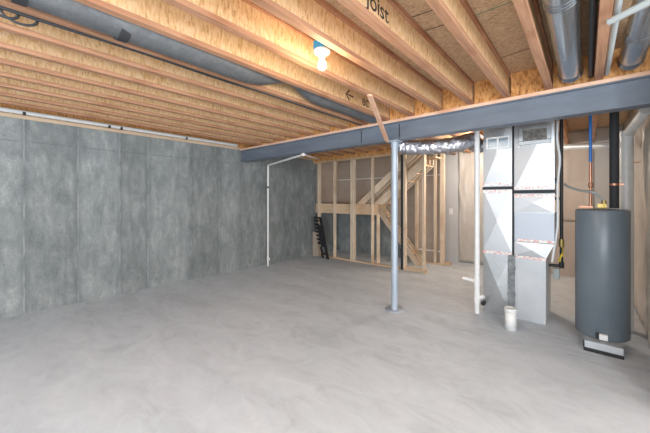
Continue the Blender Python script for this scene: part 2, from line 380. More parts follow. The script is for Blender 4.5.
for i, k in enumerate(KS):
    loc = Vector((JX(k)+.0, YBEAM+.3, JZ))
    lab = f'wood joist behind the steel beam, {ORD[i]} from the left wall'
    y1 = YF-.02 if JX(k) < -2.9 else YB-.01
    key = 'a' if JX(k) < -2.9 else 'b'
    if protoB is None or protoB['_k'] != key:
        src = thing('floor_joist', lab, 'joist', loc, 'I-joists behind the steel beam'); joist_parts(src, YBEAM+.0, y1); src['_k'] = key; protoB = src
    else:
        o = protoB.copy(); C.objects.link(o); o.location = loc; o['label'] = lab
        for ch in protoB.children:
            c = ch.copy(); C.objects.link(c); c.parent = o
# blocking between joists over the beam
for i in range(len(KS)):
    k = KS[i]
    x0 = JX(k)+.031; x1 = (JX(KS[i+1]) - .031) if i+1 < len(KS) else JX(k)+PITCH-.031
    if i+1 < len(KS):
        where = f'between the {ORD[i]} and {ORD[i+1]} joists from the left wall'
    else: where = 'right of the rightmost joist'
    o = MB().box(x0, x1, YBEAM-.045, YBEAM-.022, JZ, DECK-.001).build('blocking_panel', M['block'], origin=((x0+x1)/2, YBEAM-.03, JZ))
    tag(o, f'orange blocking panel {where}', 'blocking', 'blocking panels over the beam')

# lettering on the webs
def web_text(txt, o_j, y, z, size, parent, x_off=.0072, roll=0):
    cu = bpy.data.curves.new('stamp', 'FONT'); cu.body = txt; cu.size = size; cu.extrude = .0003; cu.offset = .0012
    ob = bpy.data.objects.new('stamp', cu); C.objects.link(ob)
    dg = bpy.context.evaluated_depsgraph_get(); me = bpy.data.meshes.new_from_object(ob.evaluated_get(dg))
    bpy.data.objects.remove(ob)
    me.materials.append(M['ink']); o2 = bpy.data.objects.new('printed_lettering', me); C.objects.link(o2)
    o2.parent = parent
    o2.rotation_euler = (pi/2, 0, pi/2)
    o2.location = Vector((x_off, y-parent.location.y, z-parent.location.z)); return o2
q = P(386, 21, X=JX(2)+.007)
q0 = P(362, 2, X=JX(2)+.007)
web_text('Joist', 2, q.y-.245, JZ+.085, .16, JTEXT)
ya_ = P(347, 96, X=JX(5)+.007)
yb_ = P(366, 105, X=JX(5)+.007)
web_text('BC', 5, yb_.y-.09, yb_.z-.02, .13, JARROW)
web_text('\u2190', 5, ya_.y-.05, ya_.z-.05, .22, JARROW)

# ---------------------------------------------------------------- things among the joists
# grey wrapped duct in the bay left of joist 5
yA = -2.5; xA = (JX(5)+JX(6))/2
pts = []; dr = []
yP = P(296, 90, Z=JZ).y; yQ_ = P(200, 52, Z=JZ).y
def dz(y): return JZ+.105+.075*math.exp(-((y-yP)/.28)**2)-.02*cos((y-yQ_)*1.5)
for i in range(60):
    y = yA+(YBEAM-.15-yA)*i/59; pts.append((xA+.015*sin(y*2), y, dz(y))); dr.append(.140-.055*math.exp(-((y-yP)/.28)**2))
wd = thing('wrapped_duct', 'grey foil-wrapped flexible duct lying in the joist bay left of the light', 'duct', (xA, 1, JZ+.1))
MB().tube(pts, dr, 28, rf=lambda i, k: 1+.035*noise.noise(Vector((i*.9, cos(k*.4)*2, sin(k*.4)*2)))).build('duct_sleeve', M['wrap'], wd)
for yy in (P(130, 36, Z=JZ).y-.05, P(18, 3, Z=JZ-.0).y):
    MB().tube([(xA, yy-.03, dz(yy)), (xA, yy+.03, dz(yy))], .1475, 28).build('black_strap', M['rubber'], wd)

# round metal ducts right of frame
def round_duct(x, z, r, y0, y1, lab, seams):
    t = thing('round_duct', lab, 'duct', (x, (y0+y1)/2, z), 'round sheet-metal ducts between the joists')
    MB().tube([(x, y0, z), (x, y1, z)], r, 36).build('duct_pipe', M['duct'], t)
    for ys_ in seams:
        rb = MB()
        for q in (-.035, 0, .035): rb.tube([(x, ys_+q-.008, z), (x, ys_+q, z), (x, ys_+q+.008, z)], [r+.001, r+.006, r+.001], 36, cap=False)
        rb.build('crimp_rings', M['duct'], t)
    # elbow down at the beam
    return t
xd = (JX(0)+JX(-1))/2-.015
round_duct(xd, JZ+.10, .09, -2.5, YBEAM-.13, 'shiny round sheet-metal duct between the two rightmost joists', [P(560, 8, Z=JZ+.02).y, YBEAM-.2])
xd2 = JX(-1)+.21
round_duct(xd2, JZ+.10, .082, -2.5, YBEAM-.13, 'shiny round sheet-metal duct right of the rightmost joist', [P(636, 42, Z=JZ+.02).y, YBEAM-.2])
o = MB().tube([(JX(-1)-.055, -2.5, JZ+.05), (JX(-1)-.055, YBEAM-.1, JZ+.05)], .02, 16).build('black_pipe', M['black'], origin=(JX(-1)-.055, 1, JZ+.05))
tag(o, 'slim black pipe running beside the left side of the rightmost joist', 'pipe')
o = MB().tube([(JX(-1)+.055, -2.5, JZ+.04), (JX(-1)+.055, YBEAM-.1, JZ+.04)], .02, 16).build('white_pipe', M['pipe_grey'], origin=(JX(-1)+.055, 1, JZ+.04))
tag(o, 'slim pale grey pipe running along the right side of the rightmost joist', 'pipe')
a = P(609, 22, Z=JZ-.012); c = P(649, 2, Z=JZ-.012); d = (c-a)
o = MB().tube([a, c+d*1.2], .021, 14).build('cross_pipe', M['pipe_grey'], origin=a)
tag(o, 'thin pale pipe crossing diagonally under the round duct at upper right', 'pipe')

# cables under joist 6 and hanging loops
yy0 = -2; xcb = JX(6)-.036
cb_t = thing('black_cable', 'dark cable with two hanging loops along a joist at upper left', 'cable', (xcb, 0, JZ))
MB().tube([(xcb, yy0+i*.2, JZ-.004+.004*sin(i)) for i in range(30)], .011, 10).build('cable_run', M['rubber'], cb_t)
for (pu, pv, w) in ((4, 14, .05), (20, 18, .065)):
    q = P(pu, pv, Z=JZ-.03)
    lp = [(xcb-.03, q.y+w*1.2*cos(t), JZ-.008+w*.75*sin(t)) for t in [pi+i*pi/14 for i in range(15)]]
    MB().tube(lp, .008, 8).build('cable_loop', M['rubber'], cb_t)

# brace nailed at joist 3/4 down to the beam
bt = P(371, 101, X=JX(3)-.04); bb = P(387, 141, Y=YBEAM-.12)
bt = P(369.5, 96, Z=JZ-.018)
o = MB().bar(bt+Vector((0, 0, .012)), bb+Vector((0, 0, .0)), .06, .022, up=(.3, -1, .1)).build('wood_brace', M['nailer'], origin=bb, bevel=.002)
tag(o, 'narrow pinkish wood strip slanting from a joist down over the steel beam', 'brace')

# bulb
bl = P(322.5, 50, X=JX(3)-.075) ; LX = JX(3)-.075
LX = (JX(3)+JX(4))/2+.04
base = P(322, 49, X=LX)
ltz = JZ+.06
bq = P(322, 62, X=LX); q2 = P(322, 52, X=LX)
bx, by = q2.x, q2.y
lt = thing('ceiling_bulb', 'lit white bulb in a porcelain lampholder under a blue box in the joists', 'light', (bx, by, q2.z))
MB().box(bx-.05, bx+.05, by-.05, by+.05, q2.z+.012, q2.z+.085).build('junction_box', M['bluebox'], lt, bevel=.008)
MB().lathe([(0, .014), (.062, .014), (.066, .0), (.06, -.014), (.03, -.026), (.022, -.05), (0, -.05)], (bx, by, q2.z)).build('lampholder', M['ceramic'], lt)
MB().lathe([(.012, -.05), (.016, -.062), (.030, -.085), (.034, -.105), (.028, -.128), (.012, -.140), (0, -.142)], (bx, by, q2.z)).build('bulb', M['bulb'], lt)
point('back_bulb_light', (-1.6, 6.8, 2.62), 50, (1.0, .92, .82), .2)
lamp = point('bulb_light', (bx, by, q2.z-.19), 7, (1.0, .78, .50), .035)

# ---------------------------------------------------------------- pvc pipes on the left wall
zt = 2.775
o = MB().tube([(XL+.035, -3.5, 2.797), (XL+.035, P(236, 148, X=XL).y, 2.797)], .031, 14)
wp = thing('white_pipe', 'long white pipe running along the top of the left concrete wall', 'pipe', (XL+.03, 1, 2.78))
o.build('pipe_run', M['pvc'], wp)
for (u) in (24, 109, 121, 186):
    y = P(u, 130, X=XL+.03).y
    MB().box(XL+.0, XL+.069, y-.016, y+.016, 2.762, 2.80).build('pipe_clip', M['black'], wp)
pv = thing('vent_pipe', 'white vertical pipe standing by the left wall and turning under the beam', 'pipe', (XL+.2, 4, 0))
b0 = P(268, 266, Z=0); px_, py_ = b0.x, b0.y
h0 = P(268, 160, Y=py_)
h1 = P(304, 155, Y=py_+.55); h2 = P(319, 160, Y=YF-.1)
ztop = BZ-.035
c1 = Vector((px_, py_, ztop)); c2 = P(303.5, 154.5, Z=ztop); c3 = P(319, 159, Y=YF-.08)
MB().tube([(px_, py_, .0)]+arc_pts([(px_, py_, .1), c1, c2, c3], .06), .021, 16).build('pipe_run', M['pvc'], pv)
MB().tube([(px_, py_, .13), (px_, py_, .21)], .028, 16).tube([(px_, py_, .17), (px_+.07, py_-.01, .175)], .02, 12).build('tee_fitting', M['pvc'], pv)
MB().tube([(px_, py_, 1.86), (px_, py_, 1.90)], .026, 16).build('coupling', M['black'], pv)
MB().tube([c2-(c2-c1).normalized()*.05, c2+(c3-c2).normalized()*.001], .03, 16).build('elbow_fitting', M['pvc'], pv)

# ---------------------------------------------------------------- front stud wall of the stairs
TP = 2.655
X0 = XL+.03
def X_at(u, Y): return P(u, 200, Y=Y).x
sw = thing('stud_wall', 'open timber stud wall in front of the stairs', 'framing', ((X0+X_at(396, YF))/2, YF, 0))
x1 = X_at(400, YF)
MB().box(X0, x1, YF, YF+.09, 0.0005, .038).build('bottom_plate', M['plate'], sw, bevel=.002)
MB().box(X0, X_at(447, YF), YF, YF+.09, TP-.045, TP).build('top_plate', M['plate'], sw, bevel=.002)
for (ua, ub) in ((317.6, .06), (333.3, .038), (350.3, .05), (352.4, .05), (371, .038), (391, .038)):
    MB().box(X_at(ua, YF), X_at(ua, YF)+ub, YF+.0005, YF+.089, .0385, TP-.0455).build('stud', M['stud'], sw, bevel=.002)
# header band at the landing
z1, z0 = P(352, 204, Y=YF+.1).z, P(352, 214, Y=YF+.1).z
xa_ = X0; xb_ = X_at(378, YF+.1)
ld = thing('stair_landing', 'raised wooden stair landing behind the stud wall', 'landing', ((xa_+xb_)/2, YF+.6, z0))
MB().box(xa_+.002, xb_, YF+.0905, YF+.13, z0, z1).build('front_joist', M['nailer'] if False else M['plate'], ld)
XLD = X_at(376.5, YF+.62)-.006
MB().box(xa_+.002, XLD, YF+.131, YS-.05, z1-.03, z1).build('landing_deck', M['block'], ld)
MB().box(XLD-.04, XLD, YF+.131, YS-.05, z0, z1-.031).build('end_joist', M['plate'], ld)
MB().box(xb_-.038, xb_, YF+.10, YF+.19, .0005, z0-.001).build('support_post', M['stud'], ld)
MB().box(XLD-.038, XLD, YF+.70, YF+.79, .0005, z0-.001).build('support_post', M['stud'], ld)

# rim board above front stud wall
o = MB().box(X0-.02, X_at(403, YF), YF+.0, YF+.03, TP+.0005, DECK-.001).build('rim_board', M['block'], origin=(-4, YF, TP))
tag(o, 'dark strand-board rim panel above the top plate of the stud wall', 'board')

# upper flight (rises to the right) and lower flight (descends to the right)
def flight(name, lab, Ya, Yb, poly, top0, top1, n):
    """poly: side outline of a stringer as (x, z); top0-top1: nosing line"""
    t = thing(name, lab, 'stairs', (top0[0], (Ya+Yb)/2, min(p[1] for p in poly)))
    for y in (Ya, (Ya+Yb)/2-.02, Yb-.04):
        MB().prism([(x, y, z) for x, z in poly], (0, .038, 0)).build('stringer', M['stud'], t)
    for i in range(n):
        f = (i+.6)/n; x = top0[0]+(top1[0]-top0[0])*f; z = top0[1]+(top1[1]-top0[1])*f; w = abs(top1[0]-top0[0])/n
        MB().box(x-w*.35, x+w*.35, Ya+.039, Yb-.041, z-.10, z-.07).build('tread', M['plate'], t)
    return t
YU0 = YF+.14; YU1 = YF+.58
zL = z1+.002
u0 = P(356.5, 205, Y=YU0); u1 = P(391.8, 170.8, Y=YU0); sl = (u1.z-u0.z)/(u1.x-u0.x)
xt = X_at(426, YU0); zt_u = zL+sl*(xt-u0.x); wd_ = X_at(376, YU0)-u0.x
zt_u = min(zt_u, DECK-.03); xt = u0.x+(zt_u-zL)/sl
wa_ = X_at(364.5, YU0)-u0.x; wb_ = X_at(373, YU0)-u0.x; wc_ = X_at(383, YU0)-u0.x
uf = flight('upper_stair_flight', 'upper flight of wooden stairs rising right from the landing behind the studs', YU0, YU1,
       [(u0.x, zL), (xt, zt_u), (xt, zt_u-wa_*sl), (u0.x+wa_, zL)], (u0.x, zL), (xt, zt_u), 0)
for y in (YU0, YU0+.2, YU1-.04):
    MB().prism([(u0.x+wb_, y, zL), (xt, y, zt_u-wb_*sl), (xt, y, zt_u-wc_*sl), (u0.x+wc_, y, zL)], (0, .038, 0)).build('stringer', M['stud'], uf)
for i in range(7):
    f = (i+.5)/7; x = u0.x+wb_+(xt-u0.x)*f*.78; z = zL+(x-u0.x-wb_)*sl
    MB().box(x-.02, x+.2, YU0+.04, YU1-.042, z-.06, z-.03).build('tread', M['plate'], uf)
YL0 = YF+.62; YL1 = YS-.2
l1 = P(415, 256, Y=YL0); x0_ = X_at(376.5, YL0); l1x = l1.x
zs = z1-.03
sl2 = (zs-.18-.0)/(l1x-x0_)
flight('lower_stair_flight', 'lower flight of wooden stairs dropping right from the landing towards the floor', YL0, YL1,
       [(x0_, zs), (l1x+.18/sl2, .002), (l1x, .002), (x0_, zs-.18)], (x0_, zs), (l1x+.18/sl2, .03), 6)

# brown backing boards at the back of the stairwell
def board(name, x0, x1, y0, y1, z0, z1, m, lab, cat='board', kind=None):
    o = MB().box(x0, x1, y0, y1, z0, z1).build(name, M[m], origin=((x0+x1)/2, (y0+y1)/2, z0)); return tag(o, lab, cat)
bk = thing('backing_board', 'brown board lining the back of the stairwell behind the studs', 'board', (-4.5, YS-.03, 1.5))
MB().box(XL+.01, X_at(443, YS), YS-.04, YS-.001, z1+.02, DECK-.002).build('upper_sheet', M['kraft'], bk)
MB().prism([(X_at(378, YS), YS-.04, z1+.018), (X_at(443, YS), YS-.04, z1+.018), (X_at(443, YS), YS-.04, .001), (X_at(414, YS), YS-.04, .001)], (0, .039, 0)).build('lower_sheet', M['kraft'], bk)
zz = P(350, 180, Y=YS).z
MB().box(XL+.01, X_at(443, YS), YS-.05, YS-.041, zz, zz+.022).build('seam_strip', M['white'], bk)
MB().box(X_at(401, YS), X_at(443, YS), YS-.05, YS-.041, .30, .325).build('seam_strip', M['white'], bk)
sd = MB().box(XL+.013, XL+.03, YF+.14, YS-.055, z1+.02, DECK-.002).build('side_board', M['kraft'], origin=(XL+.02, 6.9, 1.5))
tag(sd, 'brown board on the left concrete wall above the stair landing', 'board')
# front stub frame right of the column, side studs behind
sf = thing('stub_frame', 'narrow timber frame with two studs right of the steel post', 'framing', (X_at(414, YF), YF, 0))
xa_, xb_ = X_at(403.2, YF), X_at(425.8, YF)
MB().box(xa_, xb_, YF, YF+.09, .0005, .038).box(xa_+.0, xb_, YF, YF+.09, .039, .076).build('bottom_plate', M['plate'], sf, bevel=.002)
for ua, ub in ((403.2, 406.8), (422.0, 425.8)):
    MB().box(X_at(ua, YF), X_at(ua, YF)+.05, YF+.0005, YF+.089, .0765, TP-.0455).build('stud', M['stud'], sf, bevel=.002)
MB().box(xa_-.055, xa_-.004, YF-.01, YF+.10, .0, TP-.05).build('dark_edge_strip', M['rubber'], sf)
Y2 = YS-.14
bf = thing('rear_stud_frame', 'timber stud frame at the back of the stairs before the brown board', 'framing', (X_at(430, Y2), Y2, 0))
MB().box(X_at(412, Y2), X_at(443.5, Y2), Y2, Y2+.088, .0005, .038).build('bottom_plate', M['plate'], bf)
for ua, ub in ((414.8, 417.3), (433.6, 436.2), (440, 444)):
    MB().box(X_at(ua, Y2), X_at(ub, Y2), Y2, Y2+.088, .0385, DECK-.003 if False else JZ-.002).build('stud', M['stud'], bf, bevel=.002)
MB().box(X_at(444.2, Y2), X_at(450, Y2), Y2+.0, Y2+.088, .0005, .09).build('wood_offcut', M['plate'], bf)

# black rack leaning in the corner, drywall scrap behind
lb = P(325.5, 259.5, Z=0); tt = P(317.5, 217, Y=lb.y+.10)
rk = thing('black_rack', 'tall narrow black plastic toothed rack leaning against the first stud', 'rack', (lb.x, lb.y, 0))
lb2 = Vector((lb.x-.02, lb.y, .01)); dd = tt-lb2; rt = Vector((1, .15, 0)).normalized()
up = dd.normalized()
wk = .085
L = dd.length
nrm = rt.cross(up).normalized()
def rp(s_, a, e): return lb2+rt*a+up*s_*L+nrm*e
def rbar(m, s0, s1, a0, a1, th=.015):
    vs = [rp(s, a*1.45, e) for e in (-th, th) for s, a in ((s0, a0), (s0, a1), (s1, a1), (s1, a0))]
    m.add(vs, [(0, 1, 2, 3), (7, 6, 5, 4), (0, 4, 5, 1), (1, 5, 6, 2), (2, 6, 7, 3), (3, 7, 4, 0)])
m_ = MB(); rbar(m_, .0, 1.0, .035, .085); rbar(m_, .96, 1, -.085, .035); m_.build('rail', M['black'], rk)
m_ = MB(); rbar(m_, .02, .28, -.06, -.02); rbar(m_, .28, .80, -.035, .034); rbar(m_, .10, .15, -.02, .034); m_.build('centre_plate', M['black'], rk)
for i in range(7):
    m_ = MB(); s0 = .34+i*.09; rbar(m_, s0, s0+.055, -.095, -.036 if i < 5 else .01, .014); m_.build('tooth', M['black'], rk)
sa = P(313, 258, Z=0); 
o = MB().box(XL+.07, XL+.30, YF-.24+.16, YF-.24+.172, .0005, P(315, 232, Y=YF-.1).z).build('board_scrap', M['kraft'], origin=(XL+.2, YF-.1, 0))
tag(o, 'small brownish board scrap standing behind the black rack', 'board')

# ---------------------------------------------------------------- back wall coverings
poly_lab = 'beige plastic sheet hanging on the back wall between grey drywall and white pipe'
def sheet(name, x0, x1, z0, z1, y, m, lab, amp=.03, nx=40, nz=40, facing='y', ylist=None, seed=0):
    vs = []; fs = []
    for i in range(nx+1):
        for j in range(nz+1):
            a = x0+(x1-x0)*i/nx; z = z0+(z1-z0)*j/nz
            h = amp*(noise.noise(Vector((a*5+seed, z*.9, seed)))+.5*noise.noise(Vector((a*11+z*3, z*2.2, seed+5)))+.35*noise.noise(Vector((a*3-z*7, z*5, seed+9))))
            h = abs(h)
            vs.append((a, y-h, z) if facing == 'y' else (y-h, a, z))
    for i in range(nx):
        for j in range(nz):
            q = i*(nz+1)+j; fs.append((q, q+nz+1, q+nz+2, q+1))
    m_ = MB(); m_.add(vs, fs, True)
    o = m_.build(name, M[m], origin=((x0+x1)/2 if facing == 'y' else y, y if facing == 'y' else (x0+x1)/2, z0))
    s_ = o.modifiers.new('thick', 'SOLIDIFY'); s_.thickness = .002
    return tag(o, lab, 'sheet')
sheet('plastic_sheet', X_at(459, YB), X_at(512, YB), .02, DECK-.01, YB-.015, 'poly', poly_lab, .035)
sheet('plastic_sheet', X_at(520, YB), X_at(594, YB), 1.15, DECK-.01, YB-.015, 'poly_warm', 'tan plastic-covered insulation on the back wall between furnace and heater', .02, seed=4)
board('wall_board', X_at(520, YB), X_at(594, YB), YB-.03, YB-.001, .0005, 1.13, 'poly_warm', 'orange-tan lower board on the back wall between furnace and heater')
board('drywall_sheet', X_at(594.5, YB), XR-.03, YB-.03, YB-.001, .0005, DECK-.01, 'drywall', 'light grey drywall strip behind the pipes above the water heater')
sheet('plastic_sheet', 3.2, YB-.05, .02, DECK-.02, XR-.012, 'poly', 'wrinkled beige plastic sheet over insulation on the right wall', .05, nx=90, facing='x', seed=11)
o = MB().box(X_at(451, YB)-.045, X_at(451, YB)+.045, YB-.012, YB-.0005, P(451, 214.5, Y=YB).z, P(451, 208.5, Y=YB).z).build('outlet_cover', M['white'], origin=(X_at(451, YB), YB, 1.3), bevel=.003)
tag(o, 'small white cover plate on the grey drywall at the back', 'outlet')

# ---------------------------------------------------------------- foil flex duct
path = []
for i, (u, v, Y) in enumerate(((400, 145.5, 4.16), (406, 147, 4.18), (418, 147.5, 4.22), (432, 147, 4.26), (446, 146, 4.31), (458, 144, 4.37), (466, 141.5, 4.52), (473, 140, 4.74))):
    path.append(P(u, v, Y=Y))
path = [path[0]+Vector((-.05, .05, .30)), path[0]+Vector((-.04, .02, .12))]+path
path += [Vector((X_at(483.3, 4.70)-.15, 4.90, 2.40)), Vector((X_at(483.3, 4.70)-.004, 4.97, 2.40))]
def smooth_path(p, n=12):
    out = []
    for i in range(len(p)-1):
        p0, p1, p2, p3 = p[max(i-1, 0)], p[i], p[i+1], p[min(i+2, len(p)-1)]
        for k in range(n):
            t = k/n; out.append(.5*((2*p1)+(p2-p0)*t+(2*p0-5*p1+4*p2-p3)*t*t+(3*p1-p0-3*p2+p3)*t**3))
    return out+[p[-1]]
fp = smooth_path(path, 12)
fr = [.094+.016*(1-i/len(fp))+.006*(i % 2) for i in range(len(fp))]
o = MB().tube(fp, fr, 32, rf=lambda i, k: 1+.16*noise.noise(Vector((i*.45, cos(k*pi/16)*2.4, sin(k*pi/16)*2.4)))+.05*noise.noise(Vector((i*.9, cos(k*pi/16)*6, sin(k*pi/16)*6)))).build('foil_duct', M['foil'], origin=path[4])
tag(o, 'crinkled silver foil flexible duct running from the steel post to the furnace', 'duct')

# ---------------------------------------------------------------- furnace stacks
YFR = 4.70
def zf(u, v): return P(u, v, Y=YFR).z
def xf(u): return P(u, 200, Y=YFR).x
def cross_panel(t, x0, x1, z0, z1, m, y=YFR, rise=.019, name='cross_broken_panel', cxo=.5, czo=.5):
    mx = x0+(x1-x0)*cxo; mz = z0+(z1-z0)*czo
    m_ = MB(); yb = y+.002
    vs = [(x0, y, z0), (x1, y, z0), (x1, y, z1), (x0, y, z1), (mx, y-rise, mz), (x0, yb+.02, z0), (x1, yb+.02, z0), (x1, yb+.02, z1), (x0, yb+.02, z1)]
    m_.add(vs, [(0, 1, 4), (1, 2, 4), (2, 3, 4), (3, 0, 4), (0, 5, 6, 1), (1, 6, 7, 2), (2, 7, 8, 3), (3, 8, 5, 0), (5, 8, 7, 6)])
    return m_.build(name, m, t)
# left: return-air drop
LX0, LX1 = xf(483.3), xf(512.0)
YD = YFR+.55
za = zf(497, 189.5); zb = zf(497, 252.5)
lt_ = thing('return_air_duct', 'tall galvanised duct stack on the left of the furnace with a white grille', 'duct', ((LX0+LX1)/2, YFR+.25, 0))
MB().box(LX0, LX1, YFR+.025, YD, .0005, JZ-.002).build('duct_body', M['galv'], lt_)
top = zf(497, 122)
cross_panel(lt_, LX0, LX1, zf(497, 186.5), JZ-.003, M['galv'], czo=(zf(497, 152)-zf(497, 186.5))/(JZ-zf(497, 186.5)))
cross_panel(lt_, LX0, LX1, zb+.0, za-.0, M['galv'])
cross_panel(lt_, LX0, LX1, .001, zb-.001, M['galv_dull'], rise=.03)
MB().box(LX0-.006, LX1+.004, YFR-.02, YFR+.024, zf(497, 189.5), zf(497, 186.8)).build('black_gasket', M['rubber'], lt_)
def tape(t, x0, x1, zc, h=.035, y=YFR):
    n_ = 24; vs = []
    for i in range(n_+1):
        x = x0+(x1-x0)*i/n_; w = .004*noise.noise(Vector((x*30, zc*9, 0)))
        vs += [(x, y-.006, zc-h/2+w), (x, y-.008, zc+h/2+w), (x, y-.001, zc-h/2+w), (x, y-.001, zc+h/2+w)]
    fs = []
    for i in range(n_):
        a = 4*i; fs += [(a, a+4, a+5, a+1), (a+2, a+3, a+7, a+6), (a, a+2, a+6, a+4), (a+1, a+5, a+7, a+3)]
    MB().add(vs, fs).build('sealing_tape', M['tape'], t)
tape(lt_, LX0, LX1, zf(497, 184.2), .03); tape(lt_, LX0, LX1, zf(497, 191.3), .035); tape(lt_, LX0, LX1, zf(497, 252.7), .038)
# white grille on left stack
ga, gb = P(486.5, 150, Y=YFR-.03), P(510, 135.5, Y=YFR-.03)
g_z0, g_z1 = ga.z, gb.z
gr = MB(); gx0, gx1 = ga.x, gb.x; fw = .02
for bx_ in ((gx0, gx1, g_z0, g_z0+fw), (gx0, gx1, g_z1-fw, g_z1), (gx0, gx0+fw, g_z0+fw, g_z1-fw), (gx1-fw, gx1, g_z0+fw, g_z1-fw), ((gx0+gx1)/2-.012, (gx0+gx1)/2+.012, g_z0+fw, g_z1-fw)):
    gr.box(bx_[0], bx_[1], YFR-.05, YFR-.012, bx_[2], bx_[3])
gfr = gr.build('grille_frame', M['white'], lt_)
for s0, s1 in ((gx0+fw, (gx0+gx1)/2-.012), ((gx0+gx1)/2+.012, gx1-fw)):
    MB().box(s0, s1, YFR-.03, YFR-.015, g_z0+fw, g_z1-fw).build('pane', M['glass_grey'], gfr)
cu = P(497, 132, Y=YFR-.02)
MB().add([(cu.x-.085, YFR-.05, g_z1+.10), (cu.x+.085, YFR-.05, g_z1+.10), (cu.x+.06, YFR-.05, g_z1+.012), (cu.x-.06, YFR-.05, g_z1+.012), (cu.x-.085, YFR, g_z1+.10), (cu.x+.085, YFR, g_z1+.10), (cu.x+.06, YFR, g_z1+.012), (cu.x-.06, YFR, g_z1+.012)],
    [(0, 1, 2, 3), (7, 6, 5, 4), (0, 4, 5, 1), (1, 5, 6, 2), (2, 6, 7, 3), (3, 7, 4, 0)]).build('duct_boot', M['galv_dull'], lt_)

# right: furnace
RX0, RX1 = xf(514.2), xf(554.5); RXB = xf(546)
zR = lambda v: P(533, v, Y=YFR).z
fn = thing('furnace', 'grey upright furnace with bright galvanised plenum beside the water heater', 'furnace', ((RX0+RX1)/2, YFR+.3, 0))
MB().box(RX0, RX1, YFR+.024, YD+.1, zR(194), JZ-.002).build('plenum_body', M['galv'], fn)
cross_panel(fn, RX0, RX1, zR(189.8), JZ-.003, M['galv'], czo=(zR(152)-zR(189.8))/(JZ-zR(189.8)), rise=.03)
MB().box(RX0-.004, RX1+.004, YFR-.02, YFR+.022, zR(193.3), zR(190)).build('black_gasket', M['rubber'], fn)
tape(fn, RX0, RX1, zR(187.4), .032)
cross_panel(fn, RX0, RX1, zR(212.5), zR(193.5), M['galv'], rise=.02)
tape(fn, RX0, RX1, zR(195.8), .03)
MB().box(RX0, RX1, YFR+.004, YD+.1, zR(242.5), zR(213)).build('coil_case', M['cabinet_blue'], fn, bevel=.004)
tape(fn, RX0+.03, RX1, zR(241), .032, YFR+.004)
MB().box(RX0, RX1, YFR-.004, YFR+.01, zR(213.3), zR(212)).build('case_lip', M['galv_dull'], fn)
# transition that narrows on the right
zt1, zt0 = zR(242.8), zR(257.5)
vs = [(RX0, YFR+.004, zt1), (RX1, YFR+.004, zt1), (RX1, YD+.1, zt1), (RX0, YD+.1, zt1), (RX0+.0, YFR+.004, zt0), (RXB, YFR+.004, zt0), (RXB, YD+.1, zt0), (RX0, YD+.1, zt0), ((RX0+RXB)/2+.02, YFR-.014, (zt0+zt1)/2)]
MB().add(vs, [(0, 1, 8), (1, 5, 8), (5, 4, 8), (4, 0, 8), (1, 2, 6, 5), (2, 3, 7, 6), (3, 0, 4, 7), (0, 3, 2, 1), (4, 5, 6, 7)]).build('transition_piece', M['galv'], fn)
tape(fn, RX0+.02, RXB, zR(258.3), .032, YFR+.004)
MB().box(RX0, RXB, YFR+.004, YD+.1, .0005, zt0-.001).build('cabinet', M['cabinet'], fn, bevel=.005)
for zz_ in (zR(300),):
    MB().box(RX0+.03, RXB-.03, YFR+.001, YFR+.005, .04, zt0-.06).build('access_door', M['cabinet'], fn, bevel=.002)
# opening with filter at the plenum top
fa, fb = P(523, 141.5, Y=YFR-.03), P(546.5, 127.5, Y=YFR-.03)
fo = MB()
zq0, zq1 = fa.z, fb.z; w_ = .048
for bx_ in ((fa.x-w_, fb.x+w_, zq0-w_, zq0), (fa.x-w_, fb.x+w_, zq1, zq1+w_), (fa.x-w_, fa.x, zq0, zq1), (fb.x, fb.x+w_, zq0, zq1)):
    fo.box(bx_[0], bx_[1], YFR-.045, YFR-.01, bx_[2], bx_[3])
fco = fo.build('collar_frame', M['galv_dull'], fn, bevel=.004)
MB().box(fa.x, fb.x, YFR-.03, YFR-.012, zq0, zq1).build('filter_mesh', M['dark_mesh'], fco)
MB().prism([(fa.x-w_-.03, YFR-.03, zq0-.03), (fa.x-w_+.03, YFR-.03, zq0-.03), (fa.x-w_-.0, YFR-.03, zq0-.09)], (0, .02, 0)).build('torn_flap', M['galv_dull'], fco)
# black strip painting the shade of the gap between stacks, and grey mastic strip low
o = MB().box(LX1+.005, RX0-.003, YFR-.012, YFR+.3, zR(257), JZ-.003).build('gap_shade_strip', M['rubber'], origin=(LX1, YFR, 1))
tag(o, 'thin black strip as the shade in the gap between the two duct stacks', 'strip')
ms = MB(); vs = []; nn = 30
za_, zb_ = 0.09, zR(257.5)
for i in range(nn+1):
    z = za_+(zb_-za_)*i/nn
    vs += [(LX1-.045+.012*noise.noise(Vector((z*14, 0, 0))), YFR-.028, z), (RX0+.012+.012*noise.noise(Vector((z*14, 5, 0))), YFR-.012, z), (LX1-.045, YFR-.004, z), (RX0+.0, YFR-.001, z)]
fs = []
for i in range(nn):
    a = 4*i; fs += [(a, a+4, a+5, a+1), (a+2, a+3, a+7, a+6), (a, a+2, a+6, a+4), (a+1, a+5, a+7, a+3)]
fs += [(0, 1, 3, 2), (4*nn, 4*nn+2, 4*nn+3, 4*nn+1)]
o = MB().add(vs, fs).build('mastic_strip', M['mastic'], origin=(LX1, YFR, 0))
tag(o, 'ragged dark grey sealant strip between the lower duct and furnace cabinet', 'sealant')

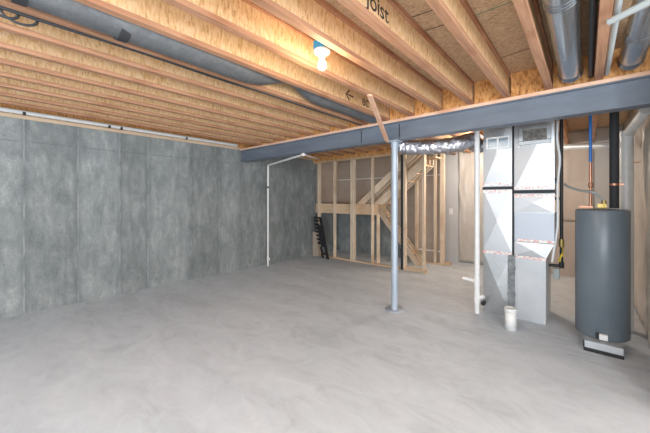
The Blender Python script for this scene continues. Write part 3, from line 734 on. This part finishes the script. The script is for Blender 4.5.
# white stack pipe left of furnace
pb = P(477, 313, Z=0); px_, py_ = pb.x, pb.y
dp = thing('drain_pipe', 'white vertical pipe standing from floor to beam left of the duct stack', 'pipe', (px_, py_, 0))
MB().tube([(px_, py_, .0005), (px_, py_, JZ-.01)], .034, 24).build('pipe_run', M['pvc'], dp)
zt_ = P(477, 281, Y=py_).z
l_end = P(465, 279.5, Z=zt_)
MB().tube([(px_, py_, zt_-.06), (px_, py_, zt_+.06)], .041, 24).tube([(px_, py_, zt_), (px_-.19, py_-.0, zt_+.012)], .022, 16).build('tee_fitting', M['pvc'], dp)
zt2 = P(477, 297, Y=py_).z
MB().tube([(px_, py_, zt2-.07), (px_, py_, zt2+.07)], .041, 24).tube([(px_, py_, zt2-.02), (px_+.09, py_, zt2+.03)], .028, 16).build('wye_fitting', M['pvc'], dp)
vv = P(483.5, 303, Y=py_+.02)
MB().tube([(vv.x-.0, vv.y-.03, vv.z), (vv.x, vv.y+.03, vv.z)], .03, 16).build('black_cap', M['black'], dp)
# white pipe stub in front
sp = P(510.5, 329.5, Z=0)
st = thing('pipe_stub', 'short white upright pipe stub on the floor before the furnace', 'pipe', (sp.x, sp.y, 0))
MB().lathe([(0, .0005), (.062, .0005), (.062, .25), (.062, .25), (.056, .25), (.056, .03), (0, .03)], sp).build('pipe_wall', M['pvc'], st)
MB().lathe([(.063, .225), (.068, .228), (.068, .262), (.064, .266), (.0565, .266), (.0565, .225)], sp).build('rim_collar', M['pvc'], st)

# gas line and cables right of the furnace
gx = P(557, 200, Y=YFR+.05)
gl = thing('gas_line', 'black gas pipe with yellow valve lever right of the furnace', 'pipe', (P(561, 200, Y=4.95).x, 4.95, .6))
gq = lambda u, v, Y=4.95: P(u, v, Y=Y)
MB().tube(arc_pts([gq(561.5, 119), gq(561.5, 266), gq(549, 265)], .04), .019, 14).build('pipe_run', M['black'], gl)
MB().tube([gq(561.5, 239), gq(561.5, 247)], .030, 14).build('valve_body', M['brass'], gl)
MB().tube([gq(562, 246), gq(561.5, 256), gq(560, 262)], [.016, .020, .018], 12).build('valve_lever', M['yellow'], gl)
MB().tube([gq(561.5, 262), gq(561.5, 268)], .028, 14).build('tee_fitting', M['black'], gl)
gc = thing('grey_cable', 'grey electrical cable running down the right side of the furnace', 'cable', (gq(556, 200).x, 4.75, 1.5))
MB().tube(smooth_path([gq(557.8, 121, 4.73), gq(557.3, 140, 4.73), gq(559.8, 158, 4.73), gq(558.5, 175, 4.73), gq(557.6, 186, 4.73), gq(557.6, 205, 4.73), gq(557.4, 228, 4.73), gq(552, 262, 4.73)], 8), .013, 10).build('cable_run', M['pvc_grey'], gc)
MB().box(gq(556, 180, 4.76).x-.02, gq(556, 180, 4.76).x+.03, 4.75, 4.79, gq(556, 184).z, gq(556, 179).z).build('clamp', M['black'], gc)
MB().box(gq(557, 198, 4.76).x-.025, gq(557, 198, 4.76).x+.025, 4.75, 4.79, gq(556, 200).z, gq(556, 197).z).build('clamp', M['black'], gc)
eb = gq(551, 274, 5.0)
o = MB().box(eb.x+.02, eb.x+.09, 5.0, 5.08, eb.z-.06, eb.z+.08).build('electrical_box', M['pipe_grey'], origin=eb, bevel=.006)
tag(o, 'small blue-grey electrical box on the lower right side of the furnace', 'box')

# ---------------------------------------------------------------- water heater
TX, TY, TR = .132, 4.54, .2285
TZ0, TZ1 = .105, P(600, 209.5, Y=TY-.1).z
wh = thing('water_heater', 'tall dark grey cylindrical water heater on a low stand', 'water heater', (TX, TY, 0))
MB().lathe([(0, TZ0), (TR-.012, TZ0), (TR, TZ0+.012), (TR, TZ1-.02), (TR-.006, TZ1-.006), (TR-.02, TZ1), (0, TZ1+.012)], (TX, TY, 0), 64).build('tank', M['tank'], wh)
vx = P(603.5, 337, Y=TY-TR-.02); vx.z = max(vx.z, TZ0+.03)
MB().box(vx.x-.035, vx.x+.035, TY-TR-.035, TY-TR+.02, vx.z-.035, vx.z+.025).build('drain_valve', M['white'], wh, bevel=.006)
MB().box(vx.x-.058, vx.x-.036, TY-TR-.025, TY-TR+.03, vx.z-.03, vx.z+.025).build('valve_clip', M['black'], wh)
sdt = thing('heater_stand', 'low light metal stand with black front rail under the water heater', 'stand', (TX, TY-.15, 0))
sx0, sx1 = P(583.5, 350, Z=0).x, P(623.8, 358.5, Z=0).x
MB().box(sx0+.004, sx1-.004, TY-.33, TY+.15, .004, TZ0-.002).build('stand_box', M['cabinet'], sdt)
MB().box(sx0, sx1, TY-.345, TY-.331, .0005, .034).build('front_rail', M['black'], sdt)
MB().box(sx0-.004, sx0+.008, TY-.345, TY-.331, .035, TZ0-.004).build('corner_leg', M['black'], sdt)
# pipes above the tank
def pq(u, v, Y): return P(u, v, Y=Y)
YP = TY+.05
cw = thing('cold_water_pipe', 'blue plastic pipe becoming copper above the water heater', 'pipe', (pq(590.5, 200, YP).x, YP, TZ1))
bx0 = pq(590.5, 162, YP)
MB().tube([(bx0.x, YP, JZ+.1), (bx0.x, YP, bx0.z)], .0145, 16).build('blue_pipe', M['blue'], cw)
MB().tube([(bx0.x, YP, bx0.z), (bx0.x, YP, TZ1+.02)], .013, 16).build('copper_pipe', M['copper'], cw)
zc = pq(590, 185, YP).z
MB().tube([(bx0.x, YP, zc-.03), (bx0.x, YP, zc-.02), (bx0.x, YP, zc+.02), (bx0.x, YP, zc+.03)], [.014, .022, .022, .014], 16).build('copper_fitting', M['copper'], cw)
MB().box(bx0.x-.10, bx0.x+.02, YP-.012, YP+.012, TZ1+.018, TZ1+.034).build('copper_bracket', M['copper'], cw)
fl = thing('flexible_connector', 'curved grey braided hose ending in a brass fitting on the water heater', 'hose', (pq(603, 205, YP).x, YP, TZ1))
e_ = pq(604, 206, YP)
MB().tube(smooth_path([pq(565, 184, 4.95), pq(568, 186.5, 4.9), pq(580, 190.5, 4.75), pq(592, 192, YP-.06), pq(600, 197, YP-.02), Vector((e_.x, YP, e_.z+.06))], 8), .014, 12).build('hose', M['pipe_grey'], fl)
MB().tube([(e_.x, YP, TZ1+.012), (e_.x, YP, e_.z+.06)], .022, 12).box(e_.x-.055, e_.x+.02, YP-.02, YP+.02, TZ1+.02, TZ1+.06).build('brass_fitting', M['brass'], fl)
YQ = TY+.10
bxp = pq(614.2, 160, YQ)
bp_ = thing('black_vent_pipe', 'thick black insulated pipe rising from the water heater to the joists', 'pipe', (bxp.x, YQ, TZ1))
MB().tube([(bxp.x, YQ, TZ1+.0125), (bxp.x, YQ, JZ+.1)], .040, 20).build('pipe_run', M['rubber'], bp_)
zk = pq(614, 184.5, YQ).z
MB().tube([(bxp.x, YQ, zk-.012), (bxp.x, YQ, zk+.012)], .0425, 20).box(bxp.x+.04, bxp.x+.075, YQ-.01, YQ+.01, zk-.01, zk+.01).build('copper_strap', M['copper'], bp_)
# big white drain with tee behind
YW = 5.2
wv = P(626.8, 170, Y=YW)
ds = thing('white_drain_stack', 'thick white pipe with tee standing behind the water heater at right', 'pipe', (wv.x, YW, 0))
zT = P(626, 144, Y=YW).z
MB().tube([(wv.x, YW, .0005), (wv.x, YW, P(626, 131, Y=YW).z)], .062, 24).build('pipe_run', M['pvc'], ds)
cyb = P(563, 148, Y=YW+.5)
MB().tube(arc_pts([(wv.x, YW, zT-.12), (wv.x-.02, YW+.03, zT), (wv.x-.16, YW+.08, zT+.01), (P(556, 147, Y=6.4).x, 6.4, P(560, 147, Y=6.4).z)], .08), .045, 20).build('branch_pipe', M['pvc'], ds)
for v in (155.5, 135):
    z_ = P(626, v, Y=YW).z
    MB().tube([(wv.x, YW, z_-.02), (wv.x, YW, z_+.02)], .067, 24).build('hub', M['pvc'], ds)
a1 = P(628, 134, Y=YW); a2 = P(644, 113, Y=4.6)
MB().tube([a1, a1+(a2-a1)*.5, a2+(a2-a1)*.12], .05, 20).build('upper_pipe', M['pvc'], ds)
zh = P(634, 162.5, Y=YW).z
MB().box(wv.x+.03, min(wv.x+.2, XR-.06), YW-.01, YW+.01, zh-.008, zh+.008).build('wood_hanger', M['nailer'], ds)

for o in bpy.data.objects:
    for k in ('_o', '_k'):
        if k in o: del o[k]
